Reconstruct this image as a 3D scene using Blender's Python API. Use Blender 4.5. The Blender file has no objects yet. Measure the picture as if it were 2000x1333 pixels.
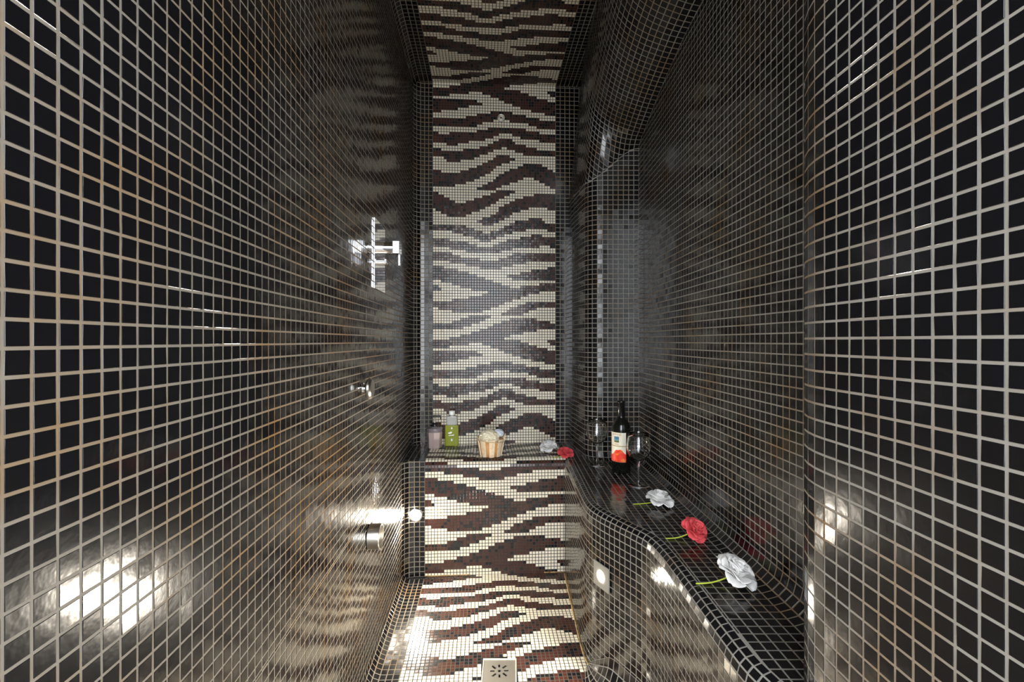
import bpy, bmesh, math, random
import numpy as np
from mathutils import Matrix, Vector

random.seed(7); RNG = np.random.default_rng(11)
SC = bpy.context.scene
COL = SC.collection

# ------------------------------------------------------------------ camera, light, exposure
CZ = 1.0396                       # eye height above the shower floor
F = 889.0                         # focal length in pixels of the 2000 px wide frame (16 mm lens)
cam = bpy.data.cameras.new('camera'); cam.sensor_width = 36.0; cam.lens = 36.0 * F / 2000.0
cam.clip_start = 0.02
camo = bpy.data.objects.new('camera', cam); COL.objects.link(camo)
camo.location = (0, 0, CZ); camo.rotation_euler = (math.pi / 2, 0, 0)
SC.camera = camo

world = bpy.data.worlds.new('world'); SC.world = world; world.use_nodes = True
bg = world.node_tree.nodes['Background']
bg.inputs['Color'].default_value = (0.91, 0.955, 1.0, 1); bg.inputs['Strength'].default_value = 3.0

SC.view_settings.view_transform = 'Standard'; SC.view_settings.look = 'None'
SC.view_settings.gamma = 1.0; SC.view_settings.use_curve_mapping = False
SC.view_settings.exposure = 1.95
SC.cycles.max_bounces = 10; SC.cycles.glossy_bounces = 6; SC.cycles.transmission_bounces = 10
LAMP_W = 3.3

# ------------------------------------------------------------------ constants
P = 0.022                         # pitch of the black mosaic
G = 0.0031                        # its joint
TH = math.radians(3.54); CT, ST = math.cos(TH), math.sin(TH)
UL = -0.3564                      # left wall
U0, U1 = -0.2598, 0.371           # zebra strip edges
Q = (U1 - U0) / 45.0              # pitch of the zebra mosaic
GQ = 0.0028
VB = 2.344                        # back wall
RE = 4 * Q / (math.pi / 2)        # rounded front edge of the seat
ZT = 34 * Q + RE                  # seat and bench height
VF = VB - 20 * Q - RE             # seat front
ZC = ZT + 132 * Q                 # ceiling
XR = 0.566                        # right wall behind the bench
XN = 0.41                         # near right wall
YPIL = 2.03                       # front face of the corner pillar
XPS = 0.328                       # its left side
VSTART = -0.12                    # entrance

def LF(u, v, z):
    return np.array([u * CT - v * ST, u * ST + v * CT, z])
def UV(X, Y):
    return X * CT + Y * ST, -X * ST + Y * CT

# ------------------------------------------------------------------ materials
MATS = {}
def mat(name, color, rough=0.5, metal=0.0, spec=0.5, trans=0.0, ior=1.45, emis=None, estr=0.0, bump=None, var=None, coat=0.0, alpha=None):
    m = bpy.data.materials.new(name); m.use_nodes = True
    nt = m.node_tree; b = nt.nodes['Principled BSDF']
    b.inputs['Base Color'].default_value = (*color, 1); b.inputs['Roughness'].default_value = rough
    b.inputs['Metallic'].default_value = metal; b.inputs['Specular IOR Level'].default_value = spec
    b.inputs['Transmission Weight'].default_value = trans; b.inputs['IOR'].default_value = ior
    b.inputs['Coat Weight'].default_value = coat
    if emis is not None:
        b.inputs['Emission Color'].default_value = (*emis, 1); b.inputs['Emission Strength'].default_value = estr
    geo = None
    if bump or var: geo = nt.nodes.new('ShaderNodeNewGeometry')
    if bump:
        sc_, st_ = bump
        n = nt.nodes.new('ShaderNodeTexNoise'); n.inputs['Scale'].default_value = sc_; n.inputs['Detail'].default_value = 2.0
        nt.links.new(geo.outputs['Position'], n.inputs['Vector'])
        bp = nt.nodes.new('ShaderNodeBump'); bp.inputs['Strength'].default_value = st_; bp.inputs['Distance'].default_value = 0.002
        nt.links.new(n.outputs['Fac'], bp.inputs['Height']); nt.links.new(bp.outputs['Normal'], b.inputs['Normal'])
    if var:
        col2, sc2, lo, hi = var
        n = nt.nodes.new('ShaderNodeTexNoise'); n.inputs['Scale'].default_value = sc2; n.inputs['Detail'].default_value = 3.0
        nt.links.new(geo.outputs['Position'], n.inputs['Vector'])
        r = nt.nodes.new('ShaderNodeMapRange'); r.inputs['From Min'].default_value = lo; r.inputs['From Max'].default_value = hi
        nt.links.new(n.outputs['Fac'], r.inputs['Value'])
        mx = nt.nodes.new('ShaderNodeMix'); mx.data_type = 'RGBA'
        nt.links.new(r.outputs['Result'], mx.inputs[0])
        mx.inputs[6].default_value = (*color, 1); mx.inputs[7].default_value = (*col2, 1)
        nt.links.new(mx.outputs[2], b.inputs['Base Color'])
    MATS[name] = m
    return m

mat('black_tile', (0.005, 0.005, 0.006), 0.135, spec=0.55, bump=(85, 0.07))
mat('white_tile', (0.84, 0.765, 0.61), 0.18, spec=0.5, bump=(95, 0.06))
mat('brown_tile', (0.056, 0.0175, 0.012), 0.18, spec=0.5, bump=(95, 0.06))
mat('dark_tile', (0.007, 0.007, 0.009), 0.18, spec=0.5, bump=(95, 0.06))
mat('light_grout', (0.24, 0.222, 0.194), 0.85, spec=0.2, var=((0.21, 0.125, 0.052), 7.0, 0.48, 0.75))
mat('rusty_grout', (0.215, 0.192, 0.158), 0.85, spec=0.2, var=((0.24, 0.140, 0.055), 6.0, 0.45, 0.72))
mat('dark_grout', (0.050, 0.043, 0.037), 0.8, spec=0.2, var=((0.16, 0.10, 0.05), 7.0, 0.55, 0.85))
mat('hull', (0.05, 0.05, 0.05), 0.9)
mat('sealant', (0.40, 0.27, 0.11), 0.75, var=((0.16, 0.11, 0.06), 60.0, 0.45, 0.7))
mat('chrome', (0.86, 0.86, 0.88), 0.06, metal=1.0)
mat('steel', (0.55, 0.52, 0.47), 0.30, metal=1.0)
mat('brushed', (0.62, 0.59, 0.53), 0.38, metal=1.0)
mat('nickel_white', (0.72, 0.68, 0.58), 0.25, metal=0.4)
mat('void', (0.008, 0.007, 0.006), 0.8)
mat('lamp_lens', (1, 1, 1), 0.3, emis=(1.0, 0.90, 0.74), estr=70.0)
mat('frosted', (0.24, 0.23, 0.20), 0.25, spec=0.5)
mat('glass', (1, 1, 1), 0.0, trans=1.0, ior=1.45)
mat('bottle_glass', (0.006, 0.007, 0.006), 0.04, spec=0.6)
mat('foil', (0.006, 0.006, 0.007), 0.22)
mat('label_paper', (0.80, 0.74, 0.60), 0.55)
mat('label_ink', (0.42, 0.28, 0.13), 0.6)
mat('label_gold', (0.36, 0.24, 0.05), 0.4)
mat('label_red', (0.80, 0.035, 0.012), 0.5, var=((0.95, 0.30, 0.02), 55.0, 0.50, 0.72))
mat('picture_sky', (0.05, 0.16, 0.28), 0.5)
mat('picture_sea', (0.10, 0.30, 0.33), 0.5)
mat('picture_land', (0.12, 0.11, 0.02), 0.5)
mat('rose_red', (0.62, 0.075, 0.085), 0.75, spec=0.2)
mat('rose_white', (0.76, 0.745, 0.73), 0.75, spec=0.2)
mat('stem_green', (0.36, 0.42, 0.04), 0.5)
mat('leaf_green', (0.03, 0.08, 0.012), 0.6)
mat('wood_light', (0.80, 0.64, 0.44), 0.55, var=((0.66, 0.46, 0.27), 90.0, 0.5, 0.75))
mat('wood_orange', (0.60, 0.31, 0.11), 0.55)
mat('rope', (0.62, 0.50, 0.30), 0.8)
mat('sponge', (0.93, 0.83, 0.60), 0.85, bump=(420, 0.8))
mat('sponge_white', (0.74, 0.78, 0.84), 0.85, bump=(420, 0.8))
mat('green_soap', (0.55, 0.60, 0.03), 0.10, trans=0.6, ior=1.35)
mat('clear_plastic', (0.85, 0.85, 0.80), 0.15, trans=0.6, ior=1.4)
mat('white_print', (0.85, 0.86, 0.80), 0.5)
mat('mauve_soap', (0.42, 0.32, 0.30), 0.30, spec=0.5)
mat('mauve_rim', (0.20, 0.17, 0.18), 0.2)
mat('pump_black', (0.012, 0.012, 0.014), 0.25)
mat('hall_floor', (0.05, 0.047, 0.045), 0.6)

# ------------------------------------------------------------------ object helpers
def mesh_obj(name, me, parent=None, label=None):
    o = bpy.data.objects.new(name, me); COL.objects.link(o)
    if parent is not None: o.parent = parent
    if label: o['label'] = label
    return o

def new_mesh(name, verts, faces, mats, idx=None, smooth=False):
    me = bpy.data.meshes.new(name)
    me.from_pydata([tuple(v) for v in verts], [], faces)
    for m in (mats if isinstance(mats, (list, tuple)) else [mats]): me.materials.append(MATS[m])
    if idx is not None: me.polygons.foreach_set('material_index', idx)
    me.polygons.foreach_set('use_smooth', [bool(smooth)] * len(me.polygons))
    me.update()
    return me

def bm_mesh(name, bm, m, smooth=False):
    bmesh.ops.recalc_face_normals(bm, faces=bm.faces[:])
    me = bpy.data.meshes.new(name); bm.to_mesh(me); bm.free()
    me.materials.append(MATS[m])
    me.polygons.foreach_set('use_smooth', [bool(smooth)] * len(me.polygons))
    return me

def empty(name, loc, rz=0.0):
    o = bpy.data.objects.new(name, None); COL.objects.link(o)
    o.location = loc; o.rotation_euler = (0, 0, rz); o.empty_display_size = 0.03
    return o

def tag(o, label=None, cat=None, group=None, kind=None):
    if label: o['label'] = label
    if cat: o['category'] = cat
    if group: o['group'] = group
    if kind: o['kind'] = kind
    return o

def quads_mesh(name, V, n_per, face_tpl, matnames, matidx):
    """V: (N, n_per, 3); one block of vertices for each piece, the same faces for each."""
    N = V.shape[0]; ft = np.array(face_tpl); nf = len(ft)
    me = bpy.data.meshes.new(name)
    me.vertices.add(N * n_per); me.vertices.foreach_set('co', V.reshape(-1).astype(np.float32))
    loops = (ft[None, :, :] + (np.arange(N) * n_per)[:, None, None]).reshape(-1)
    me.loops.add(len(loops)); me.loops.foreach_set('vertex_index', loops.astype(np.int32))
    me.polygons.add(N * nf)
    me.polygons.foreach_set('loop_start', (np.arange(N * nf) * 4).astype(np.int32))
    for m in matnames: me.materials.append(MATS[m])
    me.polygons.foreach_set('material_index', np.repeat(np.asarray(matidx), nf).astype(np.int32))
    me.polygons.foreach_set('use_smooth', np.zeros(N * nf, bool))
    me.update(calc_edges=True); me.validate()
    return me

TILE_FACES = [(0, 1, 5, 4), (1, 2, 6, 5), (2, 3, 7, 6), (3, 0, 4, 7),
              (4, 5, 9, 8), (5, 6, 10, 9), (6, 7, 11, 10), (7, 4, 8, 11), (8, 9, 10, 11)]

def tile_verts(C, g, h, bev, sink, tilt):
    """C: (N,4,3) cells, corners counter-clockwise seen from the room."""
    du = 0.5 * (np.linalg.norm(C[:, 1] - C[:, 0], axis=1) + np.linalg.norm(C[:, 2] - C[:, 3], axis=1))
    dv = 0.5 * (np.linalg.norm(C[:, 3] - C[:, 0], axis=1) + np.linalg.norm(C[:, 2] - C[:, 1], axis=1))
    nrm = np.cross(C[:, 2] - C[:, 0], C[:, 3] - C[:, 1]); nrm /= np.linalg.norm(nrm, axis=1)[:, None] + 1e-12
    def ring(ins):
        a = np.clip(ins / np.maximum(du, 1e-6), 0, 0.48); b = np.clip(ins / np.maximum(dv, 1e-6), 0, 0.48)
        out = []
        for (s, t) in ((0, 0), (1, 0), (1, 1), (0, 1)):
            x = np.where(s == 0, a, 1 - a)[:, None]; y = np.where(t == 0, b, 1 - b)[:, None]
            out.append((1 - x) * (1 - y) * C[:, 0] + x * (1 - y) * C[:, 1] + x * y * C[:, 2] + (1 - x) * y * C[:, 3])
        return np.stack(out, 1)
    N = len(C)
    tu = RNG.normal(0, tilt, N)[:, None] * np.array([[-1, 1, 1, -1]]); tv = RNG.normal(0, tilt, N)[:, None] * np.array([[-1, -1, 1, 1]])
    dh = RNG.normal(0, tilt * 0.6, N)[:, None] + tu + tv
    r0 = ring(g / 2) - nrm[:, None] * sink
    r1 = ring(g / 2) + nrm[:, None] * (h - bev + dh)[:, :, None]
    r2 = ring(g / 2 + bev) + nrm[:, None] * (h + dh)[:, :, None]
    return np.concatenate([r0, r1, r2], 1), nrm, du, dv

def project(Pt):
    y = np.maximum(Pt[..., 1], 1e-3)
    return np.stack([1000 + F * Pt[..., 0] / y, 666.5 - F * (Pt[..., 2] - CZ) / y], -1)

SHARED = {}
class Tiled:
    """A tiled surface: grout bed plus every tile as geometry."""
    def __init__(self, name, ref):
        self.name = name; self.ref = np.array(ref, float)
        self.cells = []; self.keys = []; self.gap = []; self.bed = []; self.bedm = []; self.boxes = []
    def grid(self, Pg, key, g=G, bed='light_grout', mask=None):
        """Pg: (m+1, n+1, 3) corner points; key: material name or function(i, j)."""
        m, n = Pg.shape[0] - 1, Pg.shape[1] - 1
        C = np.stack([Pg[:-1, :-1], Pg[1:, :-1], Pg[1:, 1:], Pg[:-1, 1:]], 2).reshape(-1, 4, 3)
        nr = np.cross(C[:, 2] - C[:, 0], C[:, 3] - C[:, 1])
        ctr = C.mean(1)
        flip = (nr * (self.ref - ctr)).sum(1) < 0
        C[flip] = C[flip][:, [0, 3, 2, 1]]
        a1 = np.linalg.norm(C[:, 1] - C[:, 0], axis=1); a2 = np.linalg.norm(C[:, 2] - C[:, 3], axis=1)
        b1 = np.linalg.norm(C[:, 3] - C[:, 0], axis=1); b2 = np.linalg.norm(C[:, 2] - C[:, 1], axis=1)
        ok = (np.maximum(a1, a2) > 1e-5) & (np.maximum(b1, b2) > 1e-5)
        keep_bed = ok.copy()
        if mask is not None: ok &= np.array([bool(mask(c)) for c in ctr]); keep_bed = ok
        big = (0.5 * (a1 + a2) > g * 1.7) & (0.5 * (b1 + b2) > g * 1.7)
        for t in range(m * n):
            if keep_bed[t]: self.bed.append(C[t]); self.bedm.append(bed)
            if ok[t] and big[t]:
                self.cells.append(C[t]); self.gap.append(g)
                self.keys.append(key if isinstance(key, str) else key(t // n, t % n))
    def box(self, a, b):
        self.boxes.append((a, b))
    def build(self, single, vis=None, label=None, cat=None, kind=None, group=None):
        bedn = sorted(set(self.bedm)); verts = []; faces = []; idx = []
        B = np.array(self.bed)
        me = quads_mesh(self.name, B, 4, [(0, 1, 2, 3)], bedn, [bedn.index(x) for x in self.bedm])
        o = mesh_obj(self.name, me); tag(o, label, cat, group, kind)
        C = np.array(self.cells); gap = np.array(self.gap); keys = np.array(self.keys)
        V = np.zeros((len(C), 12, 3)); nrm = np.zeros((len(C), 3)); du = np.zeros(len(C)); dv = np.zeros(len(C))
        for g in set(self.gap):
            s = gap == g
            V[s], nrm[s], du[s], dv[s] = tile_verts(C[s], g, 0.0005, 0.00028, 0.0006, 0.00010 if g == G else 0.00006)
        # how large each tile shows in the frame
        px = project(C); ctr = C.mean(1)
        x, y = px[..., 0], px[..., 1]
        area = 0.5 * np.abs((x[:, 0] - x[:, 2]) * (y[:, 1] - y[:, 3]) - (x[:, 1] - x[:, 3]) * (y[:, 0] - y[:, 2]))
        inside = (x.min(1) > -8) & (x.max(1) < 2008) & (y.min(1) > -8) & (y.max(1) < 1341) & (C[:, :, 1].min(1) > 0.05)
        facing = (nrm * (np.array([0, 0, CZ]) - ctr)).sum(1) > 0
        score = np.where(inside & facing, area, -1.0)
        if vis is not None: score = np.where([bool(vis(p, c)) for p, c in zip(px.mean(1), ctr)], score, -1.0)
        order = np.argsort(-score)[:single]; order = [i for i in order if score[i] > 0]
        pick = np.zeros(len(C), bool); pick[order] = True
        for i in order:
            k = keys[i]; nominal = P if gap[i] == G else Q
            e1 = C[i, 1] - C[i, 0] + C[i, 2] - C[i, 3]; e2 = C[i, 3] - C[i, 0] + C[i, 2] - C[i, 1]
            sq = abs(np.dot(e1, e2)) / (np.linalg.norm(e1) * np.linalg.norm(e2))
            if abs(du[i] - nominal) < 0.02 * nominal and abs(dv[i] - nominal) < 0.02 * nominal and sq < 0.02:
                sk = (k, gap[i])
                if sk not in SHARED:
                    h = nominal / 2
                    Cn = np.array([[[-h, -h, 0], [h, -h, 0], [h, h, 0], [-h, h, 0]]])
                    Vn = tile_verts(Cn, gap[i], 0.0005, 0.00028, 0.0006, 0.0)[0]
                    SHARED[sk] = quads_mesh('tile_' + k, Vn, 12, TILE_FACES, [k], [0])
                n = nrm[i] + (e1 / np.linalg.norm(e1)) * random.gauss(0, .011) + (e2 / np.linalg.norm(e2)) * random.gauss(0, .011)
                n /= np.linalg.norm(n)
                a = e1 - n * np.dot(e1, n); a /= np.linalg.norm(a); b = np.cross(n, a)
                t = mesh_obj('tile', SHARED[sk], o)
                t.matrix_world = Matrix(((a[0], b[0], n[0], ctr[i, 0]), (a[1], b[1], n[1], ctr[i, 1]), (a[2], b[2], n[2], ctr[i, 2]), (0, 0, 0, 1)))
            else:
                c0 = ctr[i]
                me = quads_mesh('tile_cut', V[i:i + 1] - c0, 12, TILE_FACES, [k], [0])
                t = mesh_obj('tile', me, o); t.location = c0
        rest = ~pick
        if rest.any():
            ks = sorted(set(keys[rest])); 
            me = quads_mesh('mosaic_tiles', V[rest], 12, TILE_FACES, ks, [ks.index(x) for x in keys[rest]])
            f = mesh_obj('mosaic_tiles', me, o); f['kind'] = 'stuff'
        if self.boxes:
            bm = bmesh.new()
            for a, b in self.boxes:
                r = bmesh.ops.create_cube(bm, size=1)
                for v in r['verts']:
                    v.co = Vector([(a[i] + b[i]) / 2 + v.co[i] * (b[i] - a[i]) for i in range(3)])
            mesh_obj('masonry', bm_mesh('masonry', bm, 'hull'), o)
        return o

def sweep(pts, zs):
    """vertical surface: plan polyline pts (n,2) x heights zs"""
    pts = np.asarray(pts); zs = np.asarray(zs)
    Pg = np.zeros((len(pts), len(zs), 3)); Pg[:, :, :2] = pts[:, None]; Pg[:, :, 2] = zs[None]
    return Pg
def resample(pts, step):
    pts = np.asarray(pts, float); d = np.r_[0, np.cumsum(np.linalg.norm(np.diff(pts, axis=0), axis=1))]
    n = max(1, round(d[-1] / step)); t = np.linspace(0, d[-1], n + 1)
    return np.stack([np.interp(t, d, pts[:, k]) for k in range(pts.shape[1])], 1)
def arc(cx, cy, r, a0, a1, n=24):
    a = np.radians(np.linspace(a0, a1, n)); return np.stack([cx + r * np.cos(a), cy + r * np.sin(a)], 1)

# ------------------------------------------------------------------ the zebra pattern, read row by row
# white runs of the 92-row repeat, in eighths of a pixel of the back wall; x0 is the first column's centre
RUNS = [(22, '5-425 1190-1925|5-250 1105-1925|1360-1810|560-765 1525-1850|262-888 1650-1925|5-1010 1820-1925|690-1135|775-1262|560-1390|390-1560|135-888 1235-1765|15-680 1450-1925|15-512 1690-1925|945-1222|775-1520'),
 (32, '690-1645|15-890 1450-1930|15-685 1700-1930|95-262 1027-1270|945-1395|820-1060 1235-1690|560-975 1320-1935|15-215 395-850 1490-1935|15-730 1070-1190 1660-1935|140-472 945-1315|862-1440|735-1015 1200-1935|15-175 650-940 1285-1935|15-215 440-858 1200-1935'),
 (34, '15-775 1070-1445 1745-1935|15-688 985-1360 1830-1935|15-560 945-1230 1905-1935|145-432 905-1145|820-1062|735-985 1450-1610|650-940 1325-1695|525-858 1200-1780|360-775 1070-1860|15-690 985-1945|15-985 1285-1945|105-900 1200-1612|188-775 1115-1445|272-648 1027-1320|360-520 990-1230'),
 (40, '905-1150|820-1070 1540-1820|20-55 740-1030 1410-1950|20-135 615-985 1285-1950|20-225 525-905 1200-1950|20-775 1115-1530 1745-1950|20-690 1035-1320 1790-1950|20-775 950-1235|530-1115|650-1030 1495-1825|25-310 785-905 1245-1950|25-485 1120-1580 1745-1950|25-650 1000-1410|280-740 915-1160|580-1030|705-950 1710-1865'),
 (45, '25-270 1290-1950|25-530 1080-1950|325-1285|455-1200|750-1035|30-270 1500-1950|30-530 1290-1950|195-745 1085-1830|410-1585|585-1410|705-1200|835-1290|35-145 965-1950|35-312 1085-1710|110-445 1210-1412'),
 (48, '155-615|35-870 1715-1955|35-785 1550-1955|35-575 1380-1955|35-320 1255-1955|1130-1495|1045-1370|35-105 920-1245 1675-1955|35-320 795-1165 1550-1955|35-1080 1425-1955|35-580 920-1955|35-450 840-1210 1675-1955|35-325 760-1080 1885-1955|630-960|505-875|35-750 1680-1955|35-625 1425-1955')]
ZEB = []
for x0, txt in RUNS:
    for row in txt.split('|'):
        r = [False] * 45
        for run in row.split():
            a, b = map(int, run.split('-'))
            for c in range(45):
                if a < x0 + 42.95 * c < b: r[c] = True
        ZEB.append(r)
NK = len(ZEB)
_cl = {}
def vnoise(x, y, s):
    def h(i, j):
        if (s, i, j) not in _cl: _cl[(s, i, j)] = random.random()
        return _cl[(s, i, j)]
    i, j = math.floor(x), math.floor(y); fx, fy = x - i, y - j
    fx = fx * fx * (3 - 2 * fx); fy = fy * fy * (3 - 2 * fy)
    return (h(i, j) * (1 - fx) + h(i + 1, j) * fx) * (1 - fy) + (h(i, j + 1) * (1 - fx) + h(i + 1, j + 1) * fx) * fy
def zebra(k, c):
    if 0 <= c < 45 and ZEB[k % NK][c]: return 'white_tile'
    p = vnoise(c / 5.0, k / 3.0, 1)
    return 'dark_tile' if random.random() < (0.16 + 0.9 * max(0, p - 0.35)) else 'brown_tile'

ucols = U0 + Q * np.arange(46)
def uz(us, vs, zs):
    """grid over u columns; (v, z) sequence along rows"""
    Pg = np.zeros((len(us), len(vs), 3))
    for i, u in enumerate(us):
        for j in range(len(vs)): Pg[i, j] = LF(u, vs[j], zs[j])
    return Pg
ROOM = (0.0, 0.9, 1.1)

# ------------------------------------------------------------------ bench outline
BX = [(0.455, 0.56), (0.425, 0.62), (0.392, 0.68), (0.377, 0.75), (0.375, 0.85), (0.375, 1.0), (0.373, 1.12), (0.368, 1.19), (0.359, 1.238), (0.330, 1.287),
      (0.303, 1.335), (0.276, 1.383), (0.252, 1.435), (0.240, 1.485), (0.236, 1.56), (0.236, 1.70), (0.236, 1.85), (0.236, 2.07)]
BXa = np.array(BX)
def smooth_curve(pts, n=220):
    pts = np.asarray(pts, float); d = np.r_[0, np.cumsum(np.linalg.norm(np.diff(pts, axis=0), axis=1))]
    t = np.linspace(0, d[-1], n); out = np.stack([np.interp(t, d, pts[:, k]) for k in range(2)], 1)
    for _ in range(14):
        out[1:-1] = 0.25 * out[:-2] + 0.5 * out[1:-1] + 0.25 * out[2:]
    return out
BCUR = smooth_curve(BX)
def bench_x(Y): return float(np.interp(Y, BCUR[:, 1], BCUR[:, 0]))
RB = 0.030                        # rounded bench edge
RCV = 0.045                       # cove between bench and wall

# ------------------------------------------------------------------ wall_left
w = Tiled('wall_left', ROOM)
RC = 0.05; RF = 0.042
v_lines = np.arange(-30, 200) * P + 15.36 * P * 1.0
vend = VB - RC
vl = v_lines[(v_lines > VSTART) & (v_lines < vend)]
rows = np.arange(2, 107) * P; rows = rows[rows < ZC - RF]
rows_low = rows[rows <= ZT + 0.001]; rows_low = np.r_[rows_low[:-1], ZT] if ZT - rows_low[-1] < 0.004 else np.r_[rows_low, ZT]
rows_up = np.r_[ZT, rows[rows > ZT + 0.004]]
def plan(us_vs): return [LF(u, v, 0)[:2] for u, v in us_vs]
# upper part up to the back wall, with the rounded corner
corner = np.concatenate([arc(UL + RC, VB - RC, RC, 180, 90), [[U0, VB]]])
corner = resample(np.concatenate([[[UL, vl[-1]]], corner]), P)
w.grid(sweep(plan([(UL, v) for v in vl]), rows_up), 'black_tile', bed='rusty_grout')
zx = np.arange(rows_up[-1] + P, ZC - 0.004, P)
w.grid(sweep(plan(corner), np.r_[rows_up, zx, ZC]), 'black_tile', bed='rusty_grout')
# lower part up to the seat front
vl2 = vl[vl < VF - RC]
corner2 = np.concatenate([[[UL, vl2[-1]]], arc(UL + RC, VF - RC, RC, 180, 90), [[U0, VF]]])
w.grid(sweep(plan([(UL, v) for v in vl2]), rows_low), 'black_tile', bed='rusty_grout')
w.grid(sweep(plan(resample(corner2, P)), np.r_[0, P, rows_low]), 'black_tile', bed='rusty_grout')
# coves to floor and ceiling
cov = resample(np.concatenate([[[U0, 0]], arc(UL + RF, RF, RF, -90, -180), [[UL, rows_low[0]]]]), P)
vfl = np.r_[vl2, VF - 0.02]
w.grid(np.array([[LF(u, v, z) for v in vfl] for u, z in cov]), 'black_tile', bed='rusty_grout')
cov = resample(np.concatenate([[[U0, ZC]], arc(UL + RF, ZC - RF, RF, 90, 180), [[UL, rows[-1]]]]), P)
w.grid(np.array([[LF(u, v, z) for v in np.r_[vl, VB]] for u, z in cov]), 'black_tile', bed='rusty_grout')
wall_left = w.build(300, label='black mosaic tiled wall with rust-stained joints carrying the shower fittings', kind='structure')

# ------------------------------------------------------------------ wall_back
w = Tiled('wall_back', ROOM)
zz = ZC - Q * np.arange(133)
w.grid(uz(ucols, [VB] * 133, zz), lambda i, j: zebra(j, i), GQ, 'dark_grout')
ur = UV(0.348, 2.37)[0]
us = np.linspace(U1, ur, 6)
zr = np.r_[ZT, np.arange(int(ZT / P) + 1, 108) * P]; zr = np.r_[zr[zr < ZC - 0.004], ZC]
w.grid(uz(us, [VB] * len(zr), zr), 'black_tile')
wall_back = w.build(300, label='narrow back wall of zebra-striped mosaic with a black border', kind='structure')

# ------------------------------------------------------------------ ceiling
w = Tiled('ceiling', ROOM)
nv = int((VB - VSTART) / Q)
vs = VB - Q * np.arange(nv + 1)
w.grid(uz(ucols, vs, [ZC] * (nv + 1)), lambda i, j: zebra(-1 - j, i), GQ, 'dark_grout')
us = np.arange(0, 14) * P + U1
w.grid(uz(us, np.r_[VB, vl[::-1]], [ZC] * (len(vl) + 1)), 'black_tile')
ceiling = w.build(300, vis=lambda p, c: p[0] < 1205, label='low ceiling of zebra-striped mosaic bordered in black', kind='structure')

# ------------------------------------------------------------------ floor
w = Tiled('floor', ROOM)
DRX, DRY, DRS = -0.040, 1.432, 0.108     # floor drain
nf = int((VF - VSTART) / Q)
vs = VF - Q * np.arange(nf + 1)
KF = 132 + 24 + 34
def floor_ok(c):
    if c[0] > bench_x(c[1]) + 0.02 and c[1] > 0.6: return False
    return not (abs(c[0] - DRX) < DRS / 2 + 0.004 and abs(c[1] - DRY) < DRS / 2 + 0.004)
w.grid(uz(ucols, vs, [0.0] * (nf + 1)), lambda i, j: zebra(KF + j, i), GQ, 'dark_grout', mask=floor_ok)
ys = np.arange(-5, 80) * P
Pg = []
for j in range(0, 14):
    Pg.append([[max(0.0, 0) + (U1 * 1.0 - y * ST) / CT + j * P, y, 0.0005] for y in ys])
w.grid(np.array(Pg), 'black_tile', mask=lambda c: c[0] < bench_x(c[1]) + 0.02 or (c[1] < 0.6 and c[0] < XN + 0.02))
floor = w.build(300, vis=lambda p, c: c[0] < bench_x(c[1]), label='zebra-striped mosaic shower floor with black edges', kind='structure')
# yellowed sealant along the foot of the seat and the bench
def tube(name, pts, r, m, parent, seg=6, label=None, taper=None):
    pts = [Vector(p) for p in pts]; V = []; Fc = []
    for i, p in enumerate(pts):
        d = (pts[min(i + 1, len(pts) - 1)] - pts[max(i - 1, 0)]).normalized()
        a = d.cross(Vector((0, 0, 1)) if abs(d.z) < 0.9 else Vector((1, 0, 0))).normalized(); b = d.cross(a)
        rr = r if taper is None else r * taper[i]
        for k in range(seg):
            t = 2 * math.pi * k / seg; V.append(p + a * math.cos(t) * rr + b * math.sin(t) * rr)
    for i in range(len(pts) - 1):
        for k in range(seg):
            k2 = (k + 1) % seg; Fc.append((i * seg + k, i * seg + k2, (i + 1) * seg + k2, (i + 1) * seg + k))
    Fc.append(tuple(range(seg))[::-1]); Fc.append(tuple(range((len(pts) - 1) * seg, len(pts) * seg)))
    return mesh_obj(name, new_mesh(name, V, Fc, m, smooth=True), parent, label)
bead = [(bench_x(y) - 0.002, y, 0.002) for y in np.linspace(1.42, 2.03, 26)]
tube('sealant_bead', bead, 0.0032, 'sealant', floor, taper=[random.uniform(.6, 1.25) for _ in bead], label='yellowed sealant along the bench foot')
for ua, ub in ((U0, -0.06), (0.27, U1)):
    b2 = [LF(u, VF - 0.001, 0.002) for u in np.linspace(ua, ub, 10)]
    tube('sealant_bead', b2, 0.0026, 'sealant', floor, taper=[random.uniform(.6, 1.3) for _ in b2])

# ------------------------------------------------------------------ wall_right (behind the bench)
w = Tiled('wall_right', ROOM)
yl = np.arange(33, 94) * P + 0.0045; yl = yl[yl < YPIL + 0.03]
zb = ZT + RCV
zr = np.r_[zb, np.arange(int(zb / P) + 1, 108) * P]; zr = zr[zr < ZC + 0.005]
w.grid(sweep([(XR, y) for y in yl], zr), 'black_tile')
wall_right = w.build(300, vis=lambda p, c: p[0] < 1562, label='black mosaic wall recessed behind the bench', kind='structure')

# ------------------------------------------------------------------ near right wall with its rounded end
w = Tiled('wall_near_right', ROOM)
RW = 0.143; YW = 0.597
yl2 = YW - P * np.arange(0, 33); yl2 = yl2[yl2 > VSTART - 0.005][::-1]
pl = [(XN, y) for y in yl2]
end = resample(np.concatenate([arc(XN + RW, YW, RW, 180, 90), [[XR + 0.01, YW + RW]]]), P)
zr = (np.arange(0, 109) + 0.41) * P; zr = np.r_[0, zr[zr < ZC - 0.003], ZC]
w.grid(sweep(pl, zr), 'black_tile'); w.grid(sweep(end, zr), 'black_tile')
wall_near = w.build(300, label='black mosaic wall closest on the right with a rounded end', kind='structure')

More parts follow.
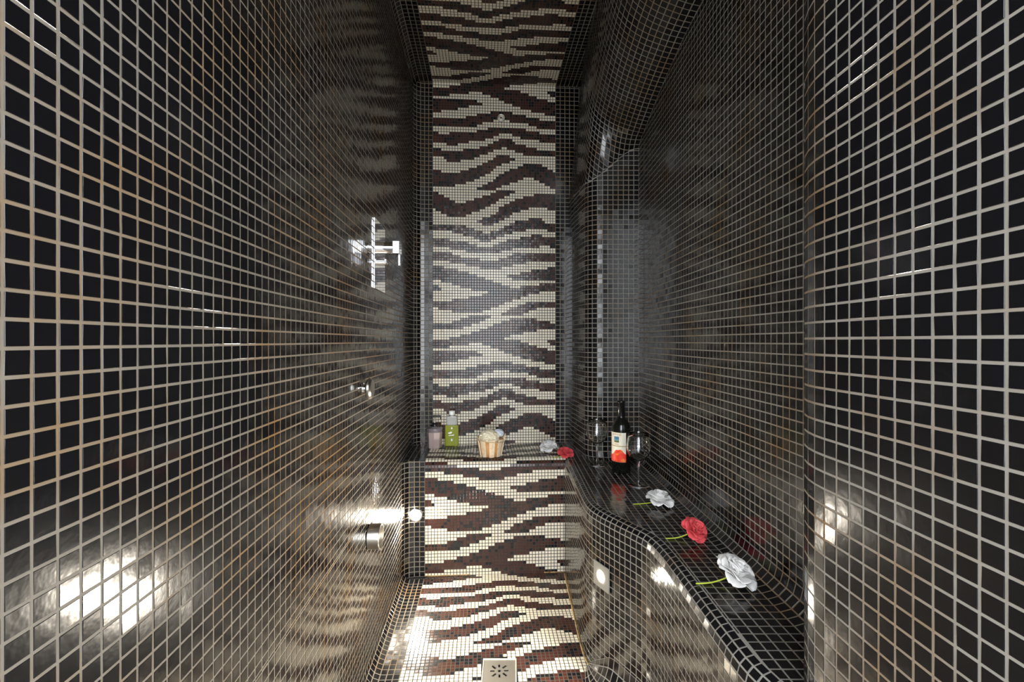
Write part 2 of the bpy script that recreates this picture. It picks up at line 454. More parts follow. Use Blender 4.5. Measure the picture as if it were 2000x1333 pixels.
# ------------------------------------------------------------------ seat ledge across the back
w = Tiled('tiled_ledge', ROOM)
top_v = [VB - Q * j for j in range(21)]; top_z = [ZT] * 21
ed = [(VF + RE - RE * math.sin(t), ZT - RE + RE * math.cos(t)) for t in np.linspace(0, math.pi / 2, 5)[1:]]
fr = [(VF, ZT - RE - Q * j) for j in range(1, 35)]
seq = list(zip(top_v, top_z)) + ed + fr
w.grid(uz(ucols, [s[0] for s in seq], [s[1] for s in seq]), lambda i, j: zebra(132 + j, i), GQ, 'dark_grout',
       mask=lambda c: c[0] < 0.262 or c[2] > ZT - 0.001)
# black borders of the seat top
ub = np.linspace(UL + 0.001, U0, 5); vbk = np.linspace(VF - RC, VB, 18)
def behind_cove(c):
    u, v = UV(c[0], c[1])
    return v > VF - 0.002 or (u < UL + RC and math.hypot(u - UL - RC, v - VF + RC) > RC - 0.003)
w.grid(np.array([[LF(u, v, ZT) for v in vbk] for u in ub]), 'black_tile', mask=behind_cove)
seat = w.build(300, label='zebra-striped mosaic seat ledge built across the back of the shower', cat='seat')

# ------------------------------------------------------------------ bench along the right wall
w = Tiled('tiled_bench', ROOM)
# face and rounded edge follow the outline
cur = resample(BCUR, P)
nrm2 = np.gradient(cur, axis=0); nrm2 = np.stack([-nrm2[:, 1], nrm2[:, 0]], 1); nrm2 /= np.linalg.norm(nrm2, axis=1)[:, None]
nrm2 *= -np.sign(nrm2[:, :1] + 1e-9) * 1.0
nrm2 = np.where(nrm2[:, :1] > 0, -nrm2, nrm2)          # pointing into the room
prof = [(RB * (1 - math.sin(t)), ZT - RB * (1 - math.cos(t))) for t in np.linspace(0, math.pi / 2, 4)]
zf = list(np.linspace(ZT - RB, 0, int(round((ZT - RB) / P)) + 1)[1:])
prof += [(0.0, z) for z in zf]
Pg = np.zeros((len(cur), len(prof), 3))
for i in range(len(cur)):
    for j, (ins, z) in enumerate(prof):
        q = cur[i] - nrm2[i] * ins; Pg[i, j] = (q[0], q[1], z)
w.grid(Pg, 'black_tile')
# concave black fillet at the foot of the recessed part
fil = cur[(cur[:, 1] > 0.62) & (cur[:, 1] < 1.47)]; fn = nrm2[(cur[:, 1] > 0.62) & (cur[:, 1] < 1.47)]
Pg = np.zeros((len(fil), 6, 3))
for i in range(len(fil)):
    g_ = min(1.0, max(0.02, (1.47 - fil[i, 1]) / 0.12)); r_ = 0.085 * g_
    for j, a_ in enumerate(np.linspace(0, math.pi / 2, 6)):
        q = fil[i] + fn[i] * (0.001 + r_ * (1 - math.sin(a_))); Pg[i, j] = (q[0], q[1], 0.0008 + r_ * (1 - math.cos(a_)) * 1.2)
w.grid(Pg, 'black_tile')
# flat top, rows across, cut along the rounded edge
inner = cur - nrm2 * RB
def lim(Y): 
    o_ = np.argsort(inner[:, 1]); return float(np.interp(Y, inner[o_, 1], inner[o_, 0]))
yt = np.arange(25, 108) * P + 0.0045; yt = np.r_[yt[yt < 2.40], 2.40]
xl = XR - RCV - P * np.arange(0, 16)
Pg = np.zeros((len(xl), len(yt), 3))
for j, y in enumerate(yt):
    a = lim(min(y, 2.06)) if y < 2.055 else (U1 - y * ST) / CT + 0.0005
    for i, x in enumerate(xl): Pg[i, j] = (max(x, a), y, ZT)
w.grid(Pg, 'black_tile', mask=lambda c: c[1] < YPIL + 0.03 or c[0] < XPS + 0.01)
# cove up to the wall
cv = resample(arc(XR - RCV, ZT + RCV, RCV, -90, 0), P)
Pg = np.array([[(x, y, z) for y in yt[yt < YPIL + 0.03]] for x, z in cv])
w.grid(Pg, 'black_tile')
bench = w.build(300, vis=lambda p, c: p[0] < 1558, label='black mosaic bench curving out along the right wall', cat='bench')

# ------------------------------------------------------------------ corner pillar that bends into the duct overhead
w = Tiled('pillar', ROOM)
RP = 0.07
NC = 25
XPB = 0.296                                             # where its side meets the back wall
a_end = 180 - math.degrees(math.atan2(XPS - XPB, 0.27))
pv = np.concatenate([[[XR, 0.0]], arc(XPS + RP, RP, RP, -90, -180), [[XPS - (XPS - XPB) * 0.8, 0.25], [XPB, 0.345]]])
pv = resample(pv, 0.0001); pv = pv[np.linspace(0, len(pv) - 1, NC).astype(int)]          # (X, depth behind the face)
pd = np.array([(XR, 0.0), (0.530, 0.008), (0.493, 0.022), (0.460, 0.037), (0.427, 0.057), (0.391, 0.090), (0.362, 0.132), (0.345, 0.180), (0.335, 0.240), (0.330, 0.30), (0.328, 0.42)])
pd = resample(pd, 0.0001); pd = pd[np.linspace(0, len(pd) - 1, NC).astype(int)]          # the rounder duct overhead
zc = CZ + 0.860
wv = np.r_[0, np.cumsum(np.linalg.norm(np.diff(pv, axis=0), axis=1))]
def sstep(x): x = min(1, max(0, x)); return x * x * (3 - 2 * x)
seam = np.array([zc - 0.145 * sstep(x / 0.24) for x in wv])
foot = arc(YPIL - 0.035, ZT + 0.035, 0.035, -90, 0)     # little cove at the foot
vp = resample(foot, P)
zs = list(np.arange(1, 90) * P + vp[-1, 1]); zs = [z for z in zs if z < zc + P]
Pg = np.zeros((NC, len(vp) + len(zs), 3))
for i, (X, b) in enumerate(pv):
    for j, (y, z) in enumerate(vp): Pg[i, j] = (X, y + b, z)
    for j, z in enumerate(zs): Pg[i, len(vp) + j] = (X, YPIL + b, min(z, seam[i]))
w.grid(Pg, 'black_tile')
ramp = np.array([(1.955, zc + 0.034), (1.90, zc + 0.052), (1.78, zc + 0.086), (1.70, zc + 0.104), (1.61, zc + 0.121), (1.50, zc + 0.140), (1.36, zc + 0.150), (1.1, zc + 0.152), (0.55, zc + 0.152)])
ramp = resample(ramp, P)
tg = np.gradient(ramp, axis=0); tg /= np.linalg.norm(tg, axis=1)[:, None]
def duct(i, j):
    n = np.array([-tg[j][1], tg[j][0]]); n = n if n[1] > 0 else -n
    q = ramp[j] + n * pd[i, 1]; return np.array([pd[i, 0], q[0], q[1]])
first = [duct(i, 0) for i in range(NC)]; start = [np.array([pv[i, 0], YPIL + pv[i, 1], seam[i]]) for i in range(NC)]
L_ = [np.linalg.norm(a_ - b_) for a_, b_ in zip(first, start)]
nb = int(max(L_) / P) + 1
Pg = np.zeros((NC, nb + len(ramp), 3))
for i in range(NC):
    for r_ in range(nb):
        d_ = min((nb - r_) * P, L_[i]); f_ = d_ / L_[i]
        bow = 0.009 * math.sin(math.pi * f_)
        Pg[i, r_] = first[i] * (1 - f_) + start[i] * f_ + np.array([0, bow * 0.6, bow])
    for j in range(len(ramp)): Pg[i, nb + j] = duct(i, j)
w.grid(Pg, 'black_tile')
pillar = w.build(300, vis=lambda p, c: p[0] < 1400, label='rounded black mosaic corner pillar bending into a duct under the ceiling', cat='pillar')

# ------------------------------------------------------------------ masonry behind the tiles, added lintel and dark hall floor outside
def slab(name, boxes, parent, frame=None):
    bm = bmesh.new()
    for a, b in boxes:
        r = bmesh.ops.create_cube(bm, size=1)
        for v in r['verts']:
            v.co = Vector([(a[i] + b[i]) / 2 + v.co[i] * (b[i] - a[i]) for i in range(3)])
            if frame: v.co = Vector(LF(v.co.x, v.co.y, v.co.z))
    return mesh_obj(name, bm_mesh(name, bm, 'hull'), parent)
slab('masonry', [((UL - 0.12, VSTART, -0.1), (UL - 0.004, VB + 0.12, ZC + 0.1))], wall_left, True)
slab('masonry', [((UL - 0.12, VB + 0.006, -0.1), (0.80, VB + 0.12, ZC + 0.1))], wall_back, True)
slab('masonry', [((UL - 0.12, VSTART, ZC + 0.006), (0.80, VB + 0.12, ZC + 0.1))], ceiling, True)
slab('masonry', [((XR + 0.006, YW, -0.1), (XR + 0.12, 2.46, ZC + 0.1))], wall_right)
slab('masonry', [((XN + 0.006, -0.12, -0.1), (XR + 0.12, YW - 0.01, ZC + 0.1))], wall_near)
slab('masonry', [((-0.7, -0.12, -0.1), (0.75, 2.4, -0.006))], floor)
lint = slab('added_lintel', [((-0.48, -0.24, CZ + 1.16), (0.70, -0.12, ZC + 0.1))], None)  # unseen lintel, added to cut daylight on the ceiling and upper walls
tag(lint, 'unseen lintel added above the shower entrance to cut light up high', kind='structure')
hall = mesh_obj('floor_hall', new_mesh('floor_hall', [(-4, -6, -0.01), (4, -6, -0.01), (4, -0.12, -0.01), (-4, -0.12, -0.01)], [(0, 1, 2, 3)], 'hall_floor'))  # out of view
tag(hall, 'unseen hall floor added dark outside the shower entrance to limit light from below', kind='structure')

# ------------------------------------------------------------------ small builders
def lathe(name, prof, m, parent, seg=32, smooth=True, label=None, cap0=False, cap1=False):
    V = []; Fc = []
    for r, z in prof:
        for k in range(seg):
            t = 2 * math.pi * k / seg; V.append((r * math.cos(t), r * math.sin(t), z))
    for i in range(len(prof) - 1):
        for k in range(seg):
            k2 = (k + 1) % seg; Fc.append((i * seg + k, i * seg + k2, (i + 1) * seg + k2, (i + 1) * seg + k))
    if cap0: Fc.append(tuple(range(seg))[::-1])
    if cap1: Fc.append(tuple(range((len(prof) - 1) * seg, len(prof) * seg)))
    o = mesh_obj(name, new_mesh(name, V, Fc, m, smooth=smooth), parent, label)
    return o
def rbox(name, a, b, m, parent, bev=0.001, label=None, seg=2):
    bm = bmesh.new(); r = bmesh.ops.create_cube(bm, size=1)
    for v in r['verts']: v.co = Vector([(a[i] + b[i]) / 2 + v.co[i] * (b[i] - a[i]) for i in range(3)])
    if bev: bmesh.ops.bevel(bm, geom=bm.edges[:], offset=bev, segments=seg, affect='EDGES', profile=0.5)
    return mesh_obj(name, bm_mesh(name, bm, m), parent, label)
def rod_x(name, x0, x1, r, m, parent, seg=28, bev=0.0015, y=0, z=0, label=None):
    """cylinder along local x"""
    prof = [(0.0001, x0), (r - bev, x0), (r, x0 + bev), (r, x1 - bev), (r - bev, x1), (0.0001, x1)]
    o = lathe(name, prof, m, parent, seg, True, label)
    o.data.transform(Matrix.Rotation(math.pi / 2, 4, 'Y')); o.data.transform(Matrix.Translation((0, y, z)))
    e = o.modifiers.new('edges', 'EDGE_SPLIT'); e.split_angle = math.radians(40)
    return o
def on_left_wall(name, Y, zrel):
    X = UL / CT - math.tan(TH) * Y
    return empty(name, (X, Y, CZ + zrel), TH)

# ------------------------------------------------------------------ shower fittings
t = on_left_wall('shower_mixer', 1.543, 0.285)
tag(t, 'chrome shower mixer plate with square lever handle on the left wall', 'mixer')
rbox('plate', (0.0005, -0.075, -0.115), (0.006, 0.075, 0.115), 'chrome', t, 0.0012)
rod_x('cartridge_body', 0.004, 0.052, 0.021, 'chrome', t, z=0.03)
rbox('handle', (0.050, -0.022, 0.008), (0.074, 0.022, 0.052), 'chrome', t, 0.002)
rbox('lever', (0.066, -0.006, -0.030), (0.074, 0.006, 0.012), 'chrome', t, 0.0015)
k = rod_x('diverter_knob', 0.004, 0.030, 0.008, 'chrome', t, z=-0.018)
rod_x('knob_pin', 0.020, 0.027, 0.0028, 'chrome', k, z=-0.018 + 0.009, bev=0.0006)

t = on_left_wall('shower_valve', 1.338, -0.140)
tag(t, 'round chrome valve knob on a short stem on the left wall', 'valve')
rod_x('stem', 0.0005, 0.018, 0.011, 'chrome', t)
rod_x('knob_disc', 0.014, 0.030, 0.031, 'steel', t, seg=14, bev=0.005)
rod_x('rosette', 0.0003, 0.004, 0.018, 'chrome', t)

t = on_left_wall('steam_nozzle', 1.412, -0.607)
tag(t, 'brushed metal steam outlet drum low on the left wall', 'steam outlet')
lo = lathe('drum', [(0.034, 0.0), (0.0375, 0.002), (0.0375, 0.036), (0.036, 0.0375), (0.033, 0.0375), (0.033, 0.020), (0.0001, 0.020)], 'steel', t, 36)
lo.data.transform(Matrix.Rotation(math.pi / 2, 4, 'Y')); lo.modifiers.new('edges', 'EDGE_SPLIT').split_angle = math.radians(40)
lo.location.x = 0.0008
lp = lathe('inner_cap', [(0.0001, 0.030), (0.024, 0.030), (0.0255, 0.0285), (0.0255, 0.018)], 'brushed', t, 32)
lp.data.transform(Matrix.Rotation(math.pi / 2, 4, 'Y'))
rbox('drip_lip', (0.030, -0.010, -0.041), (0.040, 0.010, -0.034), 'steel', t, 0.001)

# outlet high on the back wall
c = LF(UV(-0.056, 2.34)[0], VB, 0)
t = empty('wall_outlet', (c[0], c[1], CZ + 1.148), TH)
tag(t, 'small round pale outlet cap high on the zebra back wall', 'outlet')
for nm, pf, m_ in (('rim', [(0.0125, 0.0), (0.019, 0.001), (0.0195, 0.006), (0.017, 0.009), (0.014, 0.007), (0.013, 0.003)], 'nickel_white'),
                   ('insert', [(0.013, 0.003), (0.011, 0.006), (0.005, 0.0075), (0.0045, 0.003)], 'nickel_white'),
                   ('hole', [(0.0046, 0.004), (0.0001, 0.0035)], 'void')):
    o = lathe(nm, pf, m_, t, 28); o.data.transform(Matrix.Rotation(math.pi / 2, 4, 'X'))
    o.location.y = -0.0007

# floor drain
t = empty('floor_drain', (DRX, DRY, 0.0))
tag(t, 'square stainless floor drain with star-shaped slots', 'drain')
h = DRS / 2 - 0.003; N = 54; bm = bmesh.new(); gv = {}
def slot(x, y):
    r = math.hypot(x, y)
    if r < 0.0052: return True
    for k in range(8):
        a = math.radians(45 * k + 3); xx = x * math.cos(a) + y * math.sin(a); yy = -x * math.sin(a) + y * math.cos(a)
        if 0.015 < xx < (0.032 if k % 2 else 0.028) and abs(yy) < 0.0033: return True
    return False
def gvx(i, j):
    if (i, j) not in gv: gv[(i, j)] = bm.verts.new((-h + 2 * h * i / N, -h + 2 * h * j / N, 0.0012))
    return gv[(i, j)]
for i in range(N):
    for j in range(N):
        if not slot(-h + 2 * h * (i + .5) / N, -h + 2 * h * (j + .5) / N):
            bm.faces.new((gvx(i, j), gvx(i + 1, j), gvx(i + 1, j + 1), gvx(i, j + 1)))
pl_ = mesh_obj('slotted_plate', bm_mesh('slotted_plate', bm, 'brushed'), t)
sm = pl_.modifiers.new('thick', 'SOLIDIFY'); sm.thickness = 0.002; sm.offset = -1
fr_ = DRS / 2
bm = bmesh.new()
for (a, b) in (((-fr_, -fr_), (fr_, -h)), ((-fr_, h), (fr_, fr_)), ((-fr_, -h), (-h, h)), ((h, -h), (fr_, h))):
    r = bmesh.ops.create_cube(bm, size=1)
    for v in r['verts']:
        v.co = Vector(((a[0] + b[0]) / 2 + v.co.x * (b[0] - a[0]), (a[1] + b[1]) / 2 + v.co.y * (b[1] - a[1]), -0.0015 + v.co.z * 0.009))
mesh_obj('frame', bm_mesh('frame', bm, 'nickel_white'), t)
rbox('pan', (-h, -h, -0.010), (h, h, -0.004), 'void', t, 0)

# ------------------------------------------------------------------ lamps
def spotlight(name, pos, nrm, label, size, r, plate, watts):
    t = empty(name, pos); tag(t, label, 'spotlight', 'recessed spotlights low in the shower')
    n = Vector(nrm).normalized(); t.rotation_euler = n.to_track_quat('X', 'Z').to_euler()
    bpy.context.view_layer.update()
    if plate:
        rbox('cover_plate', (0.0, -size / 2, -size / 2), (0.004, size / 2, size / 2), 'frosted', t, 0.001)
    else:
        o = lathe('bezel', [(r * 1.0, 0.0), (r * 1.45, 0.0), (r * 1.45, 0.003), (r * 1.15, 0.004), (r, 0.002)], 'chrome', t, 32)
        o.data.transform(Matrix.Rotation(math.pi / 2, 4, 'Y'))
    lens = rod_x('lens', 0.001, 0.0048, r, 'lamp_lens', t, bev=0.0005)
    ld = bpy.data.lights.new(name + '_light', 'AREA'); ld.energy = watts; ld.color = (1.0, 0.90, 0.75)
    ld.shape = 'DISK'; ld.size = r * 1.8
    lo = bpy.data.objects.new('light_source', ld); COL.objects.link(lo); lo.parent = t
    lo.location = (0.006, 0, 0); lo.rotation_euler = (0, -math.pi / 2, 0)
    return t
pL = LF(-0.2985, VF - 0.0, ZT - 0.235)
nL = LF(0.25, -1, 0); 
spotlight('wall_spotlight', (pL[0], pL[1] - 0.006, CZ - 0.765), (nL[0], nL[1], 0), 'glowing round spotlight in the black strip left of the seat front', 0, 0.021, False, LAMP_W * 0.7)
iy = 1.385; x_ = bench_x(iy); tx = np.array([bench_x(iy + .02) - bench_x(iy - .02), .04]); tx /= np.linalg.norm(tx)
nB = (-tx[1], tx[0]); nB = nB if nB[0] < 0 else (tx[1], -tx[0])
spotlight('wall_spotlight', (x_ + nB[0] * 0.003, iy + nB[1] * 0.003, CZ - 0.715), (nB[0], nB[1], 0), 'glowing spotlight with square frosted plate in the curved bench face', 0.074, 0.017, True, LAMP_W)

# ------------------------------------------------------------------ wine bottle
BT = ZT + 0.0006
t = empty('wine_bottle', (0.440, 1.835, BT), math.radians(-6))
t.scale = (1.03, 1.03, 0.97); tag(t, 'dark red wine bottle with cream and flame-red label standing between two glasses', 'bottle')
R_ = 0.0365
body = [(0.0001, 0.0), (0.033, 0.0), (R_, 0.004), (R_, 0.178), (0.0355, 0.190), (0.031, 0.203), (0.022, 0.216), (0.0165, 0.224), (0.0145, 0.232)]
lathe('body', body, 'bottle_glass', t, 40)
lathe('capsule', [(0.0147, 0.231), (0.0150, 0.233), (0.0138, 0.285), (0.0155, 0.286), (0.0155, 0.293), (0.0140, 0.295), (0.0001, 0.2955)], 'foil', t, 32)
def wrap(name, a0, a1, z0, z1, r, m, parent, n=18, edge=None, label=None):
    """patch of label paper lying on the bottle; angle 0 faces the camera, positive to the right"""
    V = []; Fc = []
    for i in range(n + 1):
        a = math.radians(a0 + (a1 - a0) * i / n)
        top = z1 if edge is None else edge(i / n)
        for z in (z0, top): V.append((r * math.sin(a), -r * math.cos(a), z))
    for i in range(n): Fc.append((2 * i, 2 * i + 2, 2 * i + 3, 2 * i + 1))
    return mesh_obj(name, new_mesh(name, V, Fc, m, smooth=True), parent, label)
LA0, LA1 = -88, 22
lab = wrap('label', LA0, LA1, 0.048, 0.168, R_ + 0.0004, 'label_paper', t)
wrap('flame_print', LA0, LA1, 0.0485, 0.09, R_ + 0.0007, 'label_red', lab, 40,
     edge=lambda f: 0.072 + 0.028 * (0.5 + 0.5 * math.sin(f * 5.2 - 1.6)) + 0.002 * math.sin(f * 19))
wrap('gold_band', LA0, LA1, 0.1115, 0.1145, R_ + 0.0008, 'label_gold', lab)
for z0, z1, m_ in ((0.128, 0.135, 'picture_land'), (0.135, 0.141, 'picture_sea'), (0.141, 0.152, 'picture_sky')):
    wrap('picture', -52, -20, z0, z1, R_ + 0.0008, m_, lab, 6)
def bent_text(body_, size, a_mid, z, r, m, parent):
    cu = bpy.data.curves.new('text', 'FONT'); cu.body = body_; cu.size = size; cu.align_x = 'CENTER'; cu.resolution_u = 2
    o = bpy.data.objects.new('tmp', cu); COL.objects.link(o)
    me = bpy.data.meshes.new_from_object(o.evaluated_get(bpy.context.evaluated_depsgraph_get()))
    bpy.data.objects.remove(o); bpy.data.curves.remove(cu)
    for v in me.vertices:
        a = math.radians(a_mid) + v.co.x / r; v.co = Vector((r * math.sin(a), -r * math.cos(a), z + v.co.y))
    me.materials.clear(); me.materials.append(MATS[m]); me.name = 'lettering'
    return mesh_obj('lettering', me, parent)
bent_text('AFIPINE', 0.0115, -36, 0.1565, R_ + 0.0009, 'label_ink', lab)
bent_text('2004', 0.0095, -36, 0.1175, R_ + 0.0009, 'label_ink', lab)

# ------------------------------------------------------------------ wine glasses
def wine_glass(pos, s, zs_, label):
    t = empty('wine_glass', pos); tag(t, label, 'wine glass', 'wine glasses on the bench'); t.scale = (s, s, zs_)
    outer = [(0.0070, 0.094), (0.016, 0.098), (0.028, 0.107), (0.037, 0.120), (0.0415, 0.136), (0.0420, 0.150), (0.0400, 0.168), (0.0365, 0.186), (0.0335, 0.199)]
    inner = [(0.0327, 0.1995), (0.0322, 0.199), (0.0353, 0.186), (0.0388, 0.168), (0.0408, 0.150), (0.0402, 0.136), (0.0356, 0.1215), (0.0268, 0.1092), (0.015, 0.1008), (0.0001, 0.0980)]
    lathe('bowl', outer + inner, 'glass', t, 40)
    lathe('stem', [(0.0085, 0.0048), (0.0050, 0.012), (0.0037, 0.030), (0.0035, 0.060), (0.0040, 0.084), (0.0070, 0.094)], 'glass', t, 24)
    lathe('foot', [(0.0001, 0.0), (0.0350, 0.0), (0.0365, 0.0010), (0.0360, 0.0018), (0.022, 0.0026), (0.0085, 0.0048)], 'glass', t, 40)
    return t
wine_glass((0.359, 1.93, BT), 1.08, 0.955, 'empty stemmed wine glass left of the bottle near the pillar')
wine_glass((0.460, 1.655, BT), 1.02, 0.96, 'empty stemmed wine glass in front of the bottle on its right')

# ------------------------------------------------------------------ roses
def petal_mesh(name, phi0, curl, Lp, W, Rc, m, seed):
    rs = random.Random(seed); V = []; Fc = []; nu, nw = 10, 9
    ph = rs.uniform(0, 6); spine = [(0.003, 0.0)]; n_ = []
    for j in range(nw):
        f = math.radians(phi0 + curl * ((j + .5) / nw) ** 2.2)
        spine.append((spine[-1][0] + math.sin(f) * Lp / nw, spine[-1][1] + math.cos(f) * Lp / nw))
    for j in range(nw + 1):
        f = math.radians(phi0 + curl * (min(j, nw - .5) / nw) ** 2.2); n_.append((math.cos(f), -math.sin(f)))
    for i in range(nu + 1):
        s_ = -1 + 2 * i / nu
        for j in range(nw + 1):
            w_ = j / nw
            wd = W * (0.30 + 0.70 * math.sin(math.pi * min(1, 0.08 + 0.62 * w_))) * (1 if w_ < .7 else 1 - 0.55 * ((w_ - .7) / .3) ** 2)
            x = s_ * wd
            up = -(x * x) / (2 * Rc) + 0.0016 * w_ * w_ * math.sin(4.2 * s_ + ph)
            ed = 0.0022 * w_ ** 4 * (1 - abs(s_)) + 0.0018 * w_ ** 3 * abs(s_) ** 3
            rad = spine[j][0] + n_[j][0] * (up + ed); z = spine[j][1] + n_[j][1] * (up + ed)
            V.append((rad, x, z))
    for i in range(nu):
        for j in range(nw):
            b = i * (nw + 1) + j; Fc.append((b, b + nw + 1, b + nw + 2, b + 1))
    return new_mesh(name, V, Fc, m, smooth=True)
PET = {}
def rose(pos, size, m, axis, spin, stem, label, group, seed):
    rr = random.Random(seed)
    t = empty('rose', pos); tag(t, label, 'rose', group)
    q = Vector(axis).normalized().to_track_quat('Z', 'X')
    base = Vector((0, 0, 0.0)) ; lift = 0.40 * size * math.sqrt(max(0, 1 - Vector(axis).normalized().z ** 2))
    M0 = Matrix.Translation((0, 0, lift)) @ q.to_matrix().to_4x4() @ Matrix.Rotation(spin, 4, 'Z') @ Matrix.Scale(size / 0.088, 4)
    layers = [(3, 0, 8, 0.034, 0.013, 0.009, 0.0), (4, 9, 22, 0.036, 0.017, 0.014, 0.5), (5, 24, 34, 0.038, 0.019, 0.020, 0.2), (5, 42, 48, 0.041, 0.021, 0.028, 0.7), (6, 62, 52, 0.043, 0.022, 0.040, 0.35)]
    for li, (n, phi0, curl, Lp, W, Rc, off) in enumerate(layers):
        for k in range(n):
            key = (m, li, k % 2)
            if key not in PET: PET[key] = petal_mesh('petal', phi0, curl, Lp, W, Rc, m, li * 7 + k)
            o = mesh_obj('petal', PET[key], t)
            o.matrix_local = M0 @ Matrix.Rotation(off + 2 * math.pi * k / n + rr.uniform(-.15, .15), 4, 'Z') @ Matrix.Rotation(rr.uniform(-.10, .12), 4, 'Y') @ Matrix.Scale(rr.uniform(.92, 1.06), 4)
            sm = o.modifiers.new('thick', 'SOLIDIFY'); sm.thickness = 0.0009
    if stem:
        st = M0 @ Vector((0, 0, 0.004)); en = Vector(stem)
        pts = [st.lerp(en, f) + Vector((0, 0, -0.6 * (st.z - 0.003) * math.sin(f * math.pi) * 0.6)) for f in np.linspace(0, 1, 9)]
        tube('stem', pts, 0.0017, 'stem_green', t)
    return t
gr = 'foam roses scattered on the benches'
BTQ = ZT + 0.0006
rose((0.176, 2.175, BTQ), 0.086, 'rose_white', (-.25, -.35, .9), .3, None, 'white rose on the zebra ledge behind a red rose', gr, 1)
rose((0.243, 2.075, BTQ + .0), 0.076, 'rose_red', (.10, -.30, .95), 1.2, (-0.055, -0.035, 0.004), 'small red rose where the zebra ledge meets the bench', gr, 2)
rose((0.474, 1.470, BT), 0.092, 'rose_white', (.12, -.05, .99), 2.0, (-0.085, -0.01, 0.003), 'white rose lying closest to the wine glass', gr, 3)
rose((0.482, 1.212, BT), 0.076, 'rose_red', (.30, -.55, .80), .5, (-0.075, -0.005, 0.003), 'red rose lying between two white roses on the bench', gr, 4)
rose((0.482, 0.990, BT), 0.092, 'rose_white', (.34, -.30, .88), 1.5, (-0.085, -0.008, 0.003), 'largest white rose nearest the rounded wall on the bench', gr, 5)

# ------------------------------------------------------------------ toiletries on the ledge
t = empty('pump_bottle', (-0.382, 2.250, BTQ), TH); tag(t, 'mauve liquid soap bottle with black pump in the left corner', 'soap bottle')
lathe('body', [(0.0001, 0.0), (0.032, 0.0), (0.034, 0.003), (0.0375, 0.074), (0.0375, 0.080)], 'mauve_soap', t, 8, smooth=False)
lathe('shoulder', [(0.0377, 0.079), (0.0390, 0.092), (0.0395, 0.096), (0.036, 0.099), (0.013, 0.101), (0.0125, 0.112), (0.0001, 0.112)], 'mauve_rim', t, 24)
pm = lathe('pump_collar', [(0.0135, 0.104), (0.0140, 0.106), (0.0135, 0.122), (0.0001, 0.123)], 'pump_black', t, 24)
lathe('pump_stem', [(0.0042, 0.120), (0.0042, 0.150), (0.0050, 0.152), (0.0050, 0.160), (0.0001, 0.161)], 'chrome', t, 16)
hd = rbox('pump_head', (-0.009, -0.009, 0.150), (0.030, 0.009, 0.160), 'pump_black', t, 0.003)
rbox('nozzle', (0.026, -0.004, 0.138), (0.033, 0.004, 0.154), 'pump_black', hd, 0.0015)

t = empty('soap_bottle', (-0.302, 2.290, BTQ), TH); tag(t, 'clear bottle of green liquid soap with printed front beside the pump bottle', 'soap bottle')
rbox('body', (-0.034, -0.016, 0.0), (0.034, 0.016, 0.105), 'green_soap', t, 0.004, seg=3)
rbox('shoulder', (-0.0275, -0.014, 0.1045), (0.0275, 0.014, 0.150), 'clear_plastic', t, 0.005, seg=3)
lathe('neck', [(0.012, 0.149), (0.012, 0.157), (0.0001, 0.157)], 'clear_plastic', t, 24)
lathe('cap', [(0.0140, 0.1555), (0.0150, 0.157), (0.0150, 0.174), (0.0135, 0.176), (0.0001, 0.176)], 'white_print', t, 24)
for nm, V in (('leaf_print', [(-.020, .068), (-.012, .070), (-.006, .074), (.002, .072), (.000, .066), (-.008, .062), (-.016, .063)]),
              ('name_print', [(-.016, .052), (.010, .053), (.012, .062), (.006, .058), (-.006, .057), (-.016, .056)]),
              ('top_print', [(-.004, .086), (.004, .086), (.005, .091), (.000, .098), (-.004, .092)]),
              ('ring_print', [(-.004, .026), (.004, .026), (.004, .038), (-.004, .038)])):
    mesh_obj(nm, new_mesh(nm, [(x, -0.0164, z) for x, z in V], [tuple(range(len(V)))], 'white_print'), t)

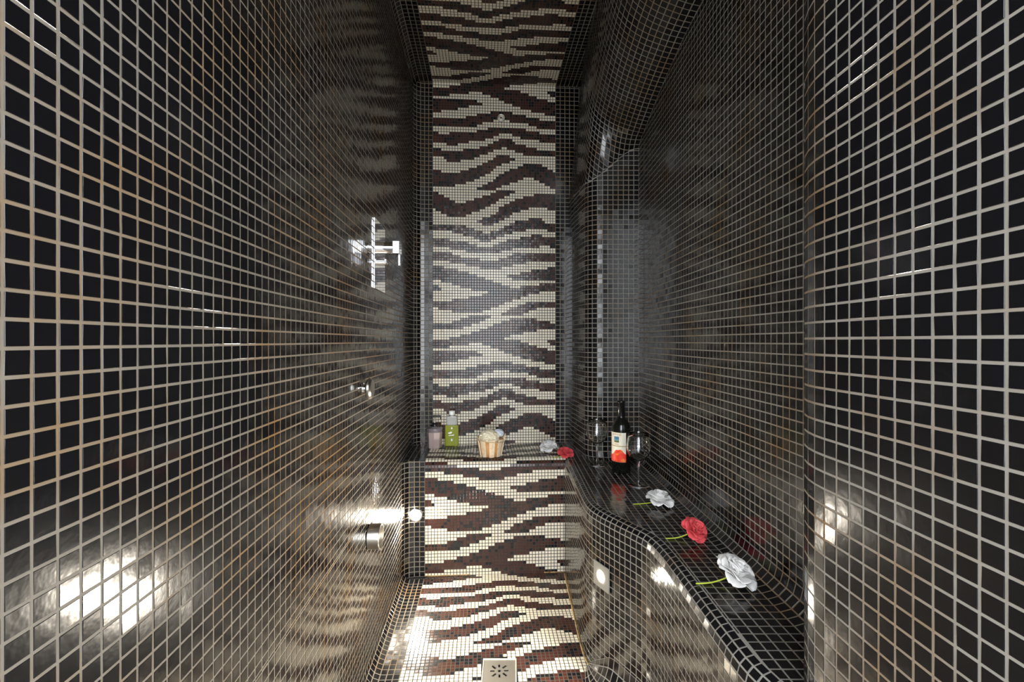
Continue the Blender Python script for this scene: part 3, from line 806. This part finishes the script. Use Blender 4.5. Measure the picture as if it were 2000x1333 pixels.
# wooden bucket and the bath sponge in it
bkt = (-0.098, 2.100, BTQ)
t = empty('wooden_bucket', bkt, math.radians(8)); tag(t, 'small pale wooden bucket with upright staves on the zebra ledge', 'bucket')
lathe('liner', [(0.0001, 0.0), (0.0455, 0.0), (0.0600, 0.073), (0.0570, 0.073), (0.0435, 0.004), (0.0001, 0.004)], 'wood_orange', t, 32)
NS = 9
for k in range(NS):
    a = 2 * math.pi * k / NS - math.pi / 2
    hw = 0.33 * 0.5 + 0.05; V = []; ht = 0.080 if k % 3 else 0.083
    if k == 2: ht = 0.100
    for z, r0 in ((0.0005, 0.0465), (ht, 0.0620 + (0.004 if k == 2 else 0))):
        for rr, aw in ((r0, hw), (r0 + 0.0045, hw * 0.97)):
            for s in (-1, 0, 1): V.append((rr * math.cos(a + s * aw), rr * math.sin(a + s * aw), z))
    Fc = [(3, 4, 10, 9), (4, 5, 11, 10), (0, 6, 7, 1), (1, 7, 8, 2), (0, 3, 9, 6), (2, 8, 11, 5), (6, 9, 10, 7), (7, 10, 11, 8), (0, 1, 4, 3), (1, 2, 5, 4)]
    mesh_obj('stave', new_mesh('stave', V, Fc, 'wood_light'), t)
hp = [(0.066 * math.cos(a), 0.066 * math.sin(a) - 0.001, 0.072 + 0.004 * math.sin(a * 2)) for a in np.linspace(-math.pi * 0.92, -math.pi * 0.06, 22)]
tube('rope', hp, 0.0018, 'rope', t)
def fluff(name, pos, r, m, label, seed):
    bm = bmesh.new(); bmesh.ops.create_icosphere(bm, subdivisions=5, radius=1.0); rs = random.Random(seed)
    ws = [(Vector((rs.gauss(0, 1), rs.gauss(0, 1), rs.gauss(0, 1))).normalized() * rs.uniform(7, 17), rs.uniform(0, 6.3)) for _ in range(9)]
    for v in bm.verts:
        d = sum(abs(math.sin(v.co.dot(k_) + p_)) for k_, p_ in ws) / 9
        f = r * (0.82 + 0.34 * d); v.co = Vector((v.co.x * f, v.co.y * f, v.co.z * f * 0.78))
    o = mesh_obj(name, bm_mesh(name, bm, m, True)); o.location = pos
    return tag(o, label, 'sponge')
fluff('bath_sponge', (bkt[0] - 0.008, bkt[1], bkt[2] + 0.079), 0.046, 'sponge', 'cream net bath sponge heaped in the wooden bucket', 3)
fluff('bath_sponge', (bkt[0] + 0.036, bkt[1] + 0.020, bkt[2] + 0.098), 0.023, 'sponge_white', 'bluish white net sponge tucked at the right of the bucket', 5)
